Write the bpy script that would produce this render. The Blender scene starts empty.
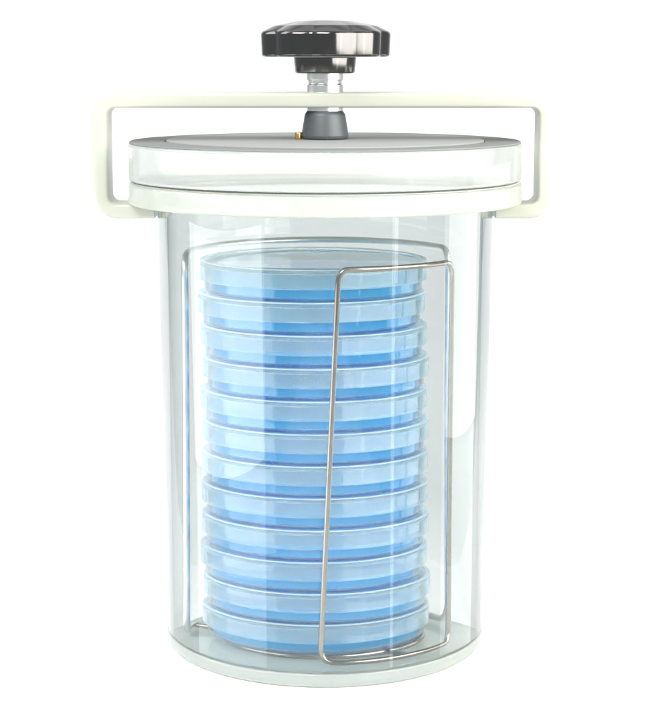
import bpy, bmesh, math, random
from mathutils import Vector
random.seed(7)
sc = bpy.context.scene
COL = sc.collection
PI = math.pi

# ------------------------------------------------------------------ materials
def new_mat(name):
    m = bpy.data.materials.new(name); m.use_nodes = True
    nt = m.node_tree; nt.nodes.clear()
    out = nt.nodes.new('ShaderNodeOutputMaterial')
    return m, nt, out

def N(nt, t, **kw):
    n = nt.nodes.new(t)
    for k, v in kw.items():
        if hasattr(n, k): setattr(n, k, v)
        else: n.inputs[k].default_value = v
    return n

def principled(name, color, rough=0.4, metal=0.0, spec=0.5, noise=0.0, nscale=40.0, bump=0.0, bscale=200.0, coat=0.0, stretch=None):
    m, nt, out = new_mat(name)
    p = N(nt, 'ShaderNodeBsdfPrincipled')
    p.inputs['Base Color'].default_value = (*color, 1)
    p.inputs['Roughness'].default_value = rough
    p.inputs['Metallic'].default_value = metal
    p.inputs['Specular IOR Level'].default_value = spec
    p.inputs['Coat Weight'].default_value = coat
    p.inputs['Coat Roughness'].default_value = 0.08
    nt.links.new(p.outputs[0], out.inputs[0])
    tc = N(nt, 'ShaderNodeTexCoord'); src = tc.outputs['Object']
    if stretch:
        mp = N(nt, 'ShaderNodeMapping'); mp.inputs['Scale'].default_value = stretch
        nt.links.new(src, mp.inputs[0]); src = mp.outputs[0]
    if noise > 0:
        tx = N(nt, 'ShaderNodeTexNoise'); tx.inputs['Scale'].default_value = nscale; tx.inputs['Detail'].default_value = 5
        nt.links.new(src, tx.inputs['Vector'])
        mr = N(nt, 'ShaderNodeMapRange')
        mr.inputs['To Min'].default_value = max(0.02, rough - noise); mr.inputs['To Max'].default_value = min(1, rough + noise)
        nt.links.new(tx.outputs['Fac'], mr.inputs['Value']); nt.links.new(mr.outputs[0], p.inputs['Roughness'])
    if bump > 0:
        tb = N(nt, 'ShaderNodeTexNoise'); tb.inputs['Scale'].default_value = bscale; tb.inputs['Detail'].default_value = 4
        nt.links.new(src, tb.inputs['Vector'])
        b = N(nt, 'ShaderNodeBump'); b.inputs['Strength'].default_value = bump; b.inputs['Distance'].default_value = 0.0004
        nt.links.new(tb.outputs['Fac'], b.inputs['Height']); nt.links.new(b.outputs[0], p.inputs['Normal'])
    return m

def glass(name, color, ior=1.49, rough=0.0, bump=0.0, bscale=30.0, dist=0.0003, haze=0.0, hazecol=(0.9, 0.93, 0.92), stretch=(1, 1, 1)):
    m, nt, out = new_mat(name)
    g = N(nt, 'ShaderNodeBsdfGlass'); g.inputs['Color'].default_value = (*color, 1)
    g.inputs['IOR'].default_value = ior; g.inputs['Roughness'].default_value = rough
    last = g.outputs[0]
    tc = N(nt, 'ShaderNodeTexCoord')
    mp = N(nt, 'ShaderNodeMapping'); mp.inputs['Scale'].default_value = stretch
    nt.links.new(tc.outputs['Object'], mp.inputs[0])
    if bump > 0:
        tb = N(nt, 'ShaderNodeTexNoise'); tb.inputs['Scale'].default_value = bscale; tb.inputs['Detail'].default_value = 2
        nt.links.new(mp.outputs[0], tb.inputs['Vector'])
        b = N(nt, 'ShaderNodeBump'); b.inputs['Strength'].default_value = bump; b.inputs['Distance'].default_value = dist
        nt.links.new(tb.outputs['Fac'], b.inputs['Height']); nt.links.new(b.outputs[0], g.inputs['Normal'])
    if haze > 0:
        d = N(nt, 'ShaderNodeBsdfDiffuse'); d.inputs['Color'].default_value = (*hazecol, 1)
        t = N(nt, 'ShaderNodeBsdfTranslucent'); t.inputs['Color'].default_value = (*hazecol, 1)
        mx = N(nt, 'ShaderNodeMixShader'); mx.inputs[0].default_value = 0.5
        nt.links.new(d.outputs[0], mx.inputs[1]); nt.links.new(t.outputs[0], mx.inputs[2])
        m2 = N(nt, 'ShaderNodeMixShader'); m2.inputs[0].default_value = haze
        nt.links.new(last, m2.inputs[1]); nt.links.new(mx.outputs[0], m2.inputs[2])
        last = m2.outputs[0]
    nt.links.new(last, out.inputs[0])
    return m

def gel(name, color, trans, clear):
    m, nt, out = new_mat(name)
    p = N(nt, 'ShaderNodeBsdfPrincipled')
    p.inputs['Base Color'].default_value = (*color, 1); p.inputs['Roughness'].default_value = 0.12
    p.inputs['IOR'].default_value = 1.34
    t = N(nt, 'ShaderNodeBsdfTranslucent'); t.inputs['Color'].default_value = (*trans, 1)
    g = N(nt, 'ShaderNodeBsdfGlass'); g.inputs['Color'].default_value = (*clear, 1)
    g.inputs['IOR'].default_value = 1.34; g.inputs['Roughness'].default_value = 0.08
    mx = N(nt, 'ShaderNodeMixShader'); mx.inputs[0].default_value = 0.5
    nt.links.new(p.outputs[0], mx.inputs[1]); nt.links.new(t.outputs[0], mx.inputs[2])
    m2 = N(nt, 'ShaderNodeMixShader'); m2.inputs[0].default_value = 0.3
    nt.links.new(mx.outputs[0], m2.inputs[1]); nt.links.new(g.outputs[0], m2.inputs[2])
    nt.links.new(m2.outputs[0], out.inputs[0])
    return m

M_JAR = glass('clear_acrylic', (0.884, 0.899, 0.896))
M_LID = glass('polished_acrylic', (0.975, 0.985, 0.978), rough=0.06, haze=0.40, hazecol=(0.86, 0.88, 0.84))
M_FLANGE = glass('flange_acrylic', (0.97, 0.98, 0.965), rough=0.10, haze=0.42, hazecol=(0.80, 0.81, 0.74))
M_BASE = glass('base_acrylic', (0.955, 0.97, 0.965), rough=0.03, haze=0.42, hazecol=(0.90, 0.91, 0.86))
M_DISH = glass('clear_polystyrene', (0.992, 0.998, 1.0), ior=1.5, haze=0.025, hazecol=(0.75, 0.97, 0.99))
M_DLID = glass('misted_polystyrene', (0.992, 0.998, 1.0), ior=1.5, haze=0.17, hazecol=(0.78, 0.98, 0.99))
M_RIMLIT = glass('lit_rim_polystyrene', (0.985, 0.995, 1.0), ior=1.5, rough=0.15, haze=0.6, hazecol=(0.92, 0.95, 0.96))  # clear polystyrene whitened, the rim's bright line put into the colour
M_AGAR = gel('blue_agar', (0.008, 0.54, 0.90), (0.01, 0.63, 0.93), (0.18, 0.86, 0.99))
M_RIM = principled('dark_grey_rim', (0.21, 0.215, 0.21), rough=0.8, spec=0.0)
M_PLATE = principled('grey_disc', (0.29, 0.298, 0.29), rough=0.8, spec=0.0, bump=0.1, bscale=400)
M_GASKET = principled('grey_rubber_ring', (0.46, 0.46, 0.42), rough=0.6, spec=0.3)
M_BAIL = principled('cream_enamel', (0.435, 0.442, 0.376), rough=0.35, spec=0.5, bump=0.04, bscale=120)
M_KNOB = principled('dark_chrome', (0.120, 0.116, 0.112), rough=0.15, metal=1.0, noise=0.05, nscale=120, bump=0.03, bscale=300)
M_STEEL = principled('bright_steel', (0.9, 0.9, 0.88), rough=0.25, metal=1.0, noise=0.06, nscale=200)
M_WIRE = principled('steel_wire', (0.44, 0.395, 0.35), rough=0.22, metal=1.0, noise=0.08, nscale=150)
M_LITWIRE = principled('lit_steel_wire', (0.93, 0.93, 0.92), rough=0.35, metal=1.0, noise=0.08, nscale=150)  # same steel, lightened to paint in the light on the back loop
M_BUSH = principled('grey_rubber', (0.075, 0.085, 0.088), rough=0.42, spec=0.5, bump=0.08, bscale=500)
M_BRASS = principled('brass', (0.75, 0.48, 0.18), rough=0.3, metal=1.0)
M_TABLE = principled('grey_laminate', (0.42, 0.43, 0.43), rough=0.7, spec=0.2, noise=0.05)
M_PAPER = principled('white_paper', (0.86, 0.86, 0.85), rough=0.8, spec=0.1, bump=0.05, bscale=300)

# ------------------------------------------------------------------ mesh helpers
def link(name, bm, mat, parent=None, sharp=35, loc=(0, 0, 0)):
    me = bpy.data.meshes.new(name)
    bmesh.ops.recalc_face_normals(bm, faces=bm.faces[:])
    bm.to_mesh(me); bm.free()
    for p in me.polygons: p.use_smooth = True
    me.set_sharp_from_angle(angle=math.radians(sharp))
    o = bpy.data.objects.new(name, me); COL.objects.link(o)
    me.materials.append(mat); o.location = loc
    if parent: o.parent = parent
    return o

def fillet(pts, closed=True, n=5):
    """pts: (r, z, radius); rounds each corner"""
    res = []; L = len(pts)
    for i, (x, y, rad) in enumerate(pts):
        if rad <= 0 or (not closed and i in (0, L - 1)):
            res.append((x, y)); continue
        p = Vector((x, y)); a = Vector(pts[i - 1][:2]) - p; b = Vector(pts[(i + 1) % L][:2]) - p
        la, lb = a.length, b.length
        a.normalize(); b.normalize()
        ang = a.angle(b); d = min(rad / math.tan(ang / 2), la * 0.49, lb * 0.49)
        rr = d * math.tan(ang / 2)
        c = p + (a + b).normalized() * (rr / math.sin(ang / 2))
        s = p + a * d - c; e = p + b * d - c
        tot = s.angle(e); sgn = 1 if s.x * e.y - s.y * e.x > 0 else -1
        for k in range(n + 1):
            t = sgn * tot * k / n
            res.append((c.x + s.x * math.cos(t) - s.y * math.sin(t), c.y + s.x * math.sin(t) + s.y * math.cos(t)))
    return res

def lathe(bm, prof, seg=128, closed=True, radfn=None):
    """revolve closed (r,z) loop; points with r<1e-6 become poles"""
    rings = []
    for r, z in prof:
        if r < 1e-6: rings.append([bm.verts.new((0, 0, z))])
        else:
            ring = []
            for k in range(seg):
                a = 2 * PI * k / seg
                rr = radfn(r, z, a) if radfn else r
                ring.append(bm.verts.new((rr * math.cos(a), rr * math.sin(a), z)))
            rings.append(ring)
    m = len(rings)
    for i in range(m if closed else m - 1):
        A, B = rings[i], rings[(i + 1) % m]
        if len(A) == 1 and len(B) == 1: continue
        for k in range(seg):
            k2 = (k + 1) % seg
            if len(A) == 1: bm.faces.new((A[0], B[k], B[k2]))
            elif len(B) == 1: bm.faces.new((A[k], B[0], A[k2]))
            else: bm.faces.new((A[k], B[k], B[k2], A[k2]))

def tube(bm, pts, rad, seg=14, cyclic=False):
    n = len(pts); pts = [Vector(p) for p in pts]
    rings = []; prev = None
    for i, p in enumerate(pts):
        if cyclic: t = pts[(i + 1) % n] - pts[i - 1]
        else: t = pts[min(i + 1, n - 1)] - pts[max(i - 1, 0)]
        t.normalize()
        if prev is None:
            u = t.orthogonal().normalized()
        else:
            u = (prev - t * prev.dot(t)).normalized()
        prev = u; v = t.cross(u)
        rings.append([bm.verts.new(p + (u * math.cos(2 * PI * k / seg) + v * math.sin(2 * PI * k / seg)) * rad) for k in range(seg)])
    for i in range(n if cyclic else n - 1):
        A, B = rings[i], rings[(i + 1) % n]
        off = 0
        if cyclic and i == n - 1:
            off = min(range(seg), key=lambda o: (A[0].co - B[o].co).length)
        for k in range(seg):
            bm.faces.new((A[k], A[(k + 1) % seg], B[(k + 1 + off) % seg], B[(k + off) % seg]))
    if not cyclic:
        for ring, sg in ((rings[0], -1), (rings[-1], 1)):
            bm.faces.new(ring)

def round_path(pts, rad, n=7, closed=True):
    """round the corners of a 3D polyline"""
    P = [Vector(p) for p in pts]; L = len(P); out = []
    for i, p in enumerate(P):
        if not closed and i in (0, L - 1): out.append(p); continue
        a = P[i - 1] - p; b = P[(i + 1) % L] - p
        ang = a.angle(b)
        if ang > PI - 0.25: out.append(p); continue
        d = min(rad, a.length * 0.45, b.length * 0.45)
        s, e = p + a.normalized() * d, p + b.normalized() * d
        for k in range(n + 1):
            t = k / n
            out.append(s * (1 - t) ** 2 + p * 2 * t * (1 - t) + e * t * t)
    return out

def thing(name, label, cat, loc=(0, 0, 0), group=None):
    o = bpy.data.objects.new(name, None); COL.objects.link(o)
    o.location = loc; o.empty_display_size = 0.02
    o['label'] = label; o['category'] = cat
    if group: o['group'] = group
    return o

# ------------------------------------------------------------------ setting: one white sweep
bm = bmesh.new()
prof = [(-0.7, 0.0), (-0.36, 0.0)]
R = 0.45; y0 = 0.75
prof += [(-0.1, 0.0), (0.0, 0.0), (0.1, 0.0), (0.2, 0.0), (0.45, 0.0)]
for k in range(25):
    a = k / 24 * PI / 2
    prof.append((y0 + R * math.sin(a), R - R * math.cos(a)))
prof.append((y0 + R, 1.5))
xs = [-0.44, -0.2, 0, 0.2, 0.44]
def half_width(y):                                    # the paper is narrower where the jar stands
    return min(0.85, 0.150 + 0.9 * max(0, y - 0.03))
grid = [[bm.verts.new((x / 0.44 * half_width(y), y, z)) for x in xs] for y, z in prof]
for i in range(len(prof) - 1):
    for j in range(len(xs) - 1):
        bm.faces.new((grid[i][j], grid[i][j + 1], grid[i + 1][j + 1], grid[i + 1][j]))
bk = link('backdrop', bm, M_PAPER); bk['kind'] = 'structure'
bm = bmesh.new()
V = [bm.verts.new((x, y, z)) for z in (-0.030, -0.003) for x, y in ((-1.4, -1.3), (1.4, -1.3), (1.4, 1.25), (-1.4, 1.25))]
for f in ((0, 1, 2, 3), (4, 5, 6, 7), (0, 1, 5, 4), (1, 2, 6, 5), (2, 3, 7, 6), (3, 0, 4, 7)): bm.faces.new([V[k] for k in f])
tb = link('table', bm, M_TABLE); tb['kind'] = 'structure'

# ------------------------------------------------------------------ the jar
jar = thing('anaerobic_jar', 'tall clear acrylic jar with thick flanged lid, cream bail handle and dark lobed clamp knob', 'jar')

ZF0, ZF1 = 0.1797, 0.1877       # flange
ZL0, ZL1 = 0.1888, 0.2038       # lid
RJ, RI, RF = 0.0650, 0.0615, 0.0780
bm = bmesh.new()
FL = 0.0060                     # inner floor level
lathe(bm, fillet([(RI - 0.0006, 0.0035, 0.0003), (RJ - 0.0003, 0.0035, 0.0003), (RJ + 0.0016, ZF0 - 0.0003, 0), (RI + 0.0012, ZF0 - 0.0003, 0)], n=4), 160)
link('jar_body', bm, M_JAR, jar)
bm = bmesh.new()
lathe(bm, fillet([(0, 0.0005, 0), (0.060, 0.0005, 0.0004), (0.0605, 0.0, 0.0004), (RJ, 0.0, 0.0028), (RJ, FL, 0.0012), (0, FL, 0)], n=6), 160, closed=False)
link('base', bm, M_BASE, jar)
bm = bmesh.new()
lathe(bm, fillet([(RI + 0.0009, ZF0, 0.0003), (RF, ZF0, 0.0009), (RF, ZF1, 0.0009), (RI + 0.0009, ZF1, 0.0003)]), 160)
link('flange', bm, M_FLANGE, jar)
bm = bmesh.new()
lathe(bm, fillet([(0.0632, ZF1 + 0.0001, 0.0002), (0.0768, ZF1 + 0.0001, 0.0002), (0.0766, ZF1 + 0.0005, 0.0002), (0.0632, ZF1 + 0.0005, 0.0002)]), 128)
link('gasket', bm, M_GASKET, jar)
bm = bmesh.new()
lathe(bm, fillet([(0, ZF1 + 0.0001, 0), (0.0628, ZF1 + 0.0001, 0.0004), (0.0628, ZL0, 0.0004), (RF, ZL0, 0.001), (RF, ZL1 - 0.0006, 0.0012), (0, ZL1 - 0.0006, 0)]), 160, closed=False)
lid = link('lid', bm, M_LID, jar)
z = ZL1
bm = bmesh.new()
lathe(bm, fillet([(0.0632, z - 0.0005, 0), (0.0773, z - 0.0005, 0), (0.0770, z, 0.0003), (0.0632, z, 0.0003)]), 160)
link('rim_ring', bm, M_RIM, lid)
bm = bmesh.new()
lathe(bm, fillet([(0, z - 0.0005, 0), (0.0628, z - 0.0005, 0), (0.0628, z + 0.0005, 0.0005), (0, z + 0.0005, 0)]), 160, closed=False)
link('cover_plate', bm, M_PLATE, lid)

# bail handle: flat bar bent into a rounded C that hooks under the flange
def bail_section(path, w, t):
    bm = bmesh.new(); rings = []
    n = len(path); cr = 0.0013
    sec = fillet([(-t / 2, -w / 2, cr), (t / 2, -w / 2, cr), (t / 2, w / 2, cr), (-t / 2, w / 2, cr)], n=4)
    for i, (x, z) in enumerate(path):
        a = path[max(i - 1, 0)]; b = path[min(i + 1, n - 1)]
        d = Vector((b[0] - a[0], b[1] - a[1])).normalized(); nx, nz = -d.y, d.x
        rings.append([bm.verts.new((x + nx * s, y, z + nz * s)) for s, y in sec])
    m = len(sec)
    for i in range(n - 1):
        for k in range(m):
            bm.faces.new((rings[i][k], rings[i][(k + 1) % m], rings[i + 1][(k + 1) % m], rings[i + 1][k]))
    bm.faces.new(rings[0]); bm.faces.new(rings[-1])
    return bm
T = 0.0060; zb = ZF0 - 0.0002 - T / 2; zt = 0.2198; xa = -0.0882; xb = 0.0868
pth = fillet([(-0.0674, zb, 0), (xa, zb, 0.0062), (xa, zt, 0.0062), (xb, zt, 0.0062), (xb, zb, 0.0062), (0.0674, zb, 0)], closed=False, n=10)
link('bail_handle', bail_section(pth, 0.018, T), M_BAIL, jar, sharp=50)

# clamp screw with knob, hub and rubber bushing
bm = bmesh.new()
pr = fillet([(0, 0.2155, 0), (0.0073, 0.2155, 0), (0.0073, 0.2256, 0.0003), (0.0068, 0.2261, 0.0002), (0.0068, 0.2272, 0.0002), (0.0074, 0.2277, 0.0003), (0.0074, 0.2303, 0), (0, 0.2303, 0)], closed=False)
lathe(bm, pr, 48, closed=False)
screw = link('clamp_screw', bm, M_STEEL, jar)
NL = 9
def lobes(r, z, a):
    if r < 0.006: return r
    w = min(1, (r - 0.006) / 0.014)
    c = 0.5 + 0.5 * math.cos(NL * (a + 0.05))
    return r * (1 - w * 0.07 * (1 - c ** 0.55))
bm = bmesh.new()
lathe(bm, fillet([(0, 0.2365, 0), (0.0254, 0.2365, 0.001), (0.0258, 0.2460, 0.0018), (0.0205, 0.2485, 0.004), (0.011, 0.2504, 0.01), (0, 0.2508, 0)], closed=False, n=6), 192, closed=False, radfn=lobes)
knob = link('knob', bm, M_KNOB, screw, sharp=50)
bm = bmesh.new()
lathe(bm, fillet([(0, 0.2301, 0), (0.0118, 0.2301, 0.0008), (0.0124, 0.2364, 0.0004), (0, 0.2364, 0)], closed=False), 64, closed=False)
link('hub', bm, M_KNOB, screw)
bm = bmesh.new()
lathe(bm, fillet([(0, 0.2044, 0), (0.0090, 0.2044, 0.0010), (0.0094, 0.2058, 0.001), (0.0080, 0.2142, 0.0022), (0.0066, 0.2160, 0.0004), (0, 0.2160, 0)], closed=False), 64, closed=False)
link('bushing', bm, M_BUSH, screw)
bm = bmesh.new()
lathe(bm, fillet([(0, 0.2044, 0), (0.0015, 0.2044, 0.0003), (0.0015, 0.2072, 0.0005), (0, 0.2072, 0)], closed=False), 20, closed=False)
link('vent_pin', bm, M_BRASS, lid, loc=(-0.0105, -0.002, 0))

# ------------------------------------------------------------------ wire rack
rack = thing('wire_rack', 'steel wire rack of bent loops caging the stack of blue dishes', 'rack', (-0.0008, 0, FL))
WR = 0.00105; RR = 0.0552
zb, zt = 0.0019, 0.1530
def loop_pts(a0, a1, z0, z1, tilt=0.0, closed=True):
    n = max(4, int(abs(a1 - a0) / 4))
    top = [(RR * math.cos(math.radians(a0 + (a1 - a0) * k / n)), RR * math.sin(math.radians(a0 + (a1 - a0) * k / n)), z1) for k in range(n + 1)]
    b0 = a0 + tilt
    bot = [(RR * 0.985 * math.cos(math.radians(b0 + (a1 - b0) * k / n)), RR * 0.985 * math.sin(math.radians(b0 + (a1 - b0) * k / n)), z0) for k in range(n + 1)]
    return top, bot
def loop(name, a0, a1, z0, z1, rad=0.006, tilt=0.0, wr=WR, mat=M_WIRE):
    top, bot = loop_pts(a0, a1, z0, z1, tilt)
    # widen end-arc points so the corner can be rounded, then run top -> down -> bottom -> up
    pts = [Vector(p) for p in top] + [Vector(p) for p in reversed(bot)]
    def trim(seq):
        return seq
    path = []
    nt = len(top)
    def corner(prev, p, nxt):
        a = prev - p; b = nxt - p
        s = p + a.normalized() * min(rad, a.length); e = p + b.normalized() * min(rad, b.length * 0.45)
        return [s * (1 - t) ** 2 + p * 2 * t * (1 - t) + e * t * t for t in [k / 7 for k in range(8)]]
    V = [Vector(p) for p in top]; B = [Vector(p) for p in reversed(bot)]
    def mid(seq):                                     # arc points further than rad from both ends
        return [q for q in seq if (q - seq[0]).length > rad * 1.05 and (q - seq[-1]).length > rad * 1.05]
    mV, mB = mid(V), mid(B)
    path += mV + corner(mV[-1], V[-1], B[0]) + corner(V[-1], B[0], mB[0]) + mB + corner(mB[-1], B[-1], V[0]) + corner(B[-1], V[0], mV[0])
    bm = bmesh.new(); tube(bm, path, wr, 14, cyclic=True)
    return link(name, bm, mat, rack, sharp=60)
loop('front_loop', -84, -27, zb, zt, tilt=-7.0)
loop('back_loop', 19, 187, zb + 0.0004, zt + 0.0005, rad=0.009, wr=0.0014, mat=M_LITWIRE)
bm = bmesh.new()
ring = [(0.040 * math.cos(2 * PI * k / 72), 0.040 * math.sin(2 * PI * k / 72), 0.0003) for k in range(72)]
tube(bm, [(x, y, z - 0.0003 + WR) for x, y, z in ring], WR * 0.98, 12, cyclic=True)
for a in (-53, 40, 103, 167):
    c, s = math.cos(math.radians(a)), math.sin(math.radians(a))
    tube(bm, [(0.038 * c, 0.038 * s, 0.0011), (0.0475 * c, 0.0475 * s, 0.0014), (RR * 0.985 * c, RR * 0.985 * s, zb)], WR * 0.95, 12)
link('base_ring', bm, M_WIRE, rack, sharp=60)

# ------------------------------------------------------------------ petri dishes
PITCH = 0.01247; Z0 = FL + 2 * WR + 0.0002
names = ['topmost of the stack of twelve', 'second from the top of the stack', 'third from the top of the stack', 'fourth from the top of the stack',
         'fifth from the top of the stack', 'sixth from the top of the stack', 'sixth from the bottom of the stack', 'fifth from the bottom of the stack',
         'fourth from the bottom of the stack', 'third from the bottom of the stack', 'second from the bottom of the stack', 'bottom one of the stack, nearest the jar floor']
def make_dish():
    root = thing('petri_dish', '', 'petri dish', (0, 0, 0), 'petri dishes stacked in the wire rack')
    t = 0.0011; rb = 0.0434; H = 0.0112
    bm = bmesh.new()
    lathe(bm, fillet([(0, 0.0004, 0), (rb - 0.003, 0.0004, 0.0003), (rb - 0.0026, 0, 0.0002), (rb - 0.0012, 0, 0.0004), (rb, 0.0012, 0.0008), (rb, H, 0.0004), (rb - t, H, 0.0004), (rb - t, 0.0013, 0.0004), (0, 0.0013, 0)], closed=False, n=4), 128, closed=False)
    link('dish_base', bm, M_DISH, root)
    rl = 0.0454; zs = 0.0049; zt = 0.0120
    bm = bmesh.new()
    lathe(bm, fillet([(rl - t, zs, 0.0004), (rl, zs, 0.0004), (rl, zt - 0.0008, 0.0007), (rl - 0.0008, zt, 0.0005), (rl - 0.0022, zt, 0.0003), (rl - 0.0027, zt - 0.0004, 0.0002), (0, zt - 0.0004, 0), (0, zt - 0.0013, 0), (rl - t, zt - 0.0013, 0.0004)], n=4), 128, closed=True)
    dl = link('dish_lid', bm, M_DLID, root)
    bm = bmesh.new()                                  # raised stacking rim, its highlight painted in by the white haze
    lathe(bm, fillet([(rl - 0.0016, zt + 0.00005, 0.0002), (rl - 0.0001, zt + 0.00005, 0.0002), (rl - 0.0001, zt + 0.0004, 0.00018), (rl - 0.0016, zt + 0.0004, 0.00018)], n=4), 128)
    link('stacking_rim', bm, M_RIMLIT, dl)
    bm = bmesh.new(); ra = rb - t - 0.00012; za = 0.0050
    lathe(bm, fillet([(0, 0.00145, 0), (ra, 0.00145, 0.0003), (ra, za + 0.0004, 0), (ra - 0.0006, za, 0), (0, za, 0)], closed=False, n=3), 128, closed=False)
    link('agar', bm, M_AGAR, root)
    return root
dish0 = make_dish()
def copy_tree(o, parent=None):
    c = o.copy(); COL.objects.link(c)
    if parent: c.parent = parent
    for ch in list(o.children): copy_tree(ch, c)
    return c
for i in range(12):
    d = dish0 if i == 0 else copy_tree(dish0)
    k = 11 - i
    dx = random.uniform(-0.0009, 0.0009) + 0.0004 * math.sin(k * 1.1)
    d.location = (-0.0042 + dx, -0.001 + random.uniform(-0.0007, 0.0007), Z0 + k * PITCH)
    d.rotation_euler = (random.uniform(-0.002, 0.002), random.uniform(-0.002, 0.002), random.uniform(0, 6.28))
    for ch in d.children:
        if ch.name.startswith('agar'): ch.scale = (1, 1, random.uniform(0.97, 1.14))
    d['label'] = 'clear petri dish with blue agar, ' + names[i]

# ------------------------------------------------------------------ light
w = bpy.data.worlds.new('World'); sc.world = w; w.use_nodes = True
bg = w.node_tree.nodes['Background']; bg.inputs[0].default_value = (0.9, 0.95, 1.0, 1); bg.inputs[1].default_value = 0.4
def area(name, loc, target, sx, sy, power, col=(1, 1, 1)):
    l = bpy.data.lights.new(name, 'AREA'); l.shape = 'RECTANGLE'; l.size = sx; l.size_y = sy; l.energy = power; l.color = col
    o = bpy.data.objects.new(name, l); COL.objects.link(o); o.location = loc
    o.rotation_euler = (Vector(target) - Vector(loc)).to_track_quat('-Z', 'Y').to_euler()
    return o
area('softbox_top', (0.0, 0.25, 1.25), (0, 0.2, 0), 1.6, 1.1, 3.0)
area('softbox_backdrop', (0.0, 0.25, 1.1), (0, 1.2, 0.3), 1.8, 0.5, 2.6)
area('fill_front_left', (-0.40, -0.75, 0.85), (0, -0.05, 0.1), 0.7, 0.5, 11)  # unseen fill lamp, added to brighten the front of the jar
area('strip_front_right', (0.62, -0.58, 0.52), (0, 0, 0.52), 0.035, 1.0, 0.45, (1, 0.985, 0.95))
area('softbox_right', (0.36, 0.10, 0.09), (0, 0.10, 0.09), 0.27, 0.178, 0.36, (1, 0.985, 0.95))
area('softbox_right_high', (0.50, -0.32, 0.37), (0, 0, 0.28), 0.7, 0.48, 7, (1, 0.985, 0.95))
area('softbox_left', (-0.25, -0.11, 0.075), (0, 0, 0.075), 0.29, 0.145, 0.43, (0.96, 0.99, 1.0))
area('softbox_left_high', (-0.95, 0.1, 0.8), (0, 0, 0.1), 0.6, 0.7, 5, (0.96, 0.99, 1.0))

# ------------------------------------------------------------------ camera
cam = bpy.data.cameras.new('Camera'); co = bpy.data.objects.new('Camera', cam); COL.objects.link(co)
co.location = (0, -0.7187, 0.2373); co.rotation_euler = (PI / 2 - 0.16503, 0, 0)
cam.sensor_fit = 'VERTICAL'; cam.sensor_height = 24; cam.lens = 24 * 1803.0 / 710
cam.clip_start = 0.01; cam.clip_end = 20
sc.camera = co

sc.view_settings.view_transform = 'Standard'; sc.view_settings.look = 'None'
sc.view_settings.exposure = 0.2; sc.view_settings.gamma = 1.0
c = sc.cycles
c.use_denoising = True
c.max_bounces = 64; c.transmission_bounces = 64; c.glossy_bounces = 16; c.diffuse_bounces = 6; c.transparent_max_bounces = 64
c.caustics_reflective = True; c.caustics_refractive = True; c.blur_glossy = 0.0
c.sample_clamp_indirect = 0.0
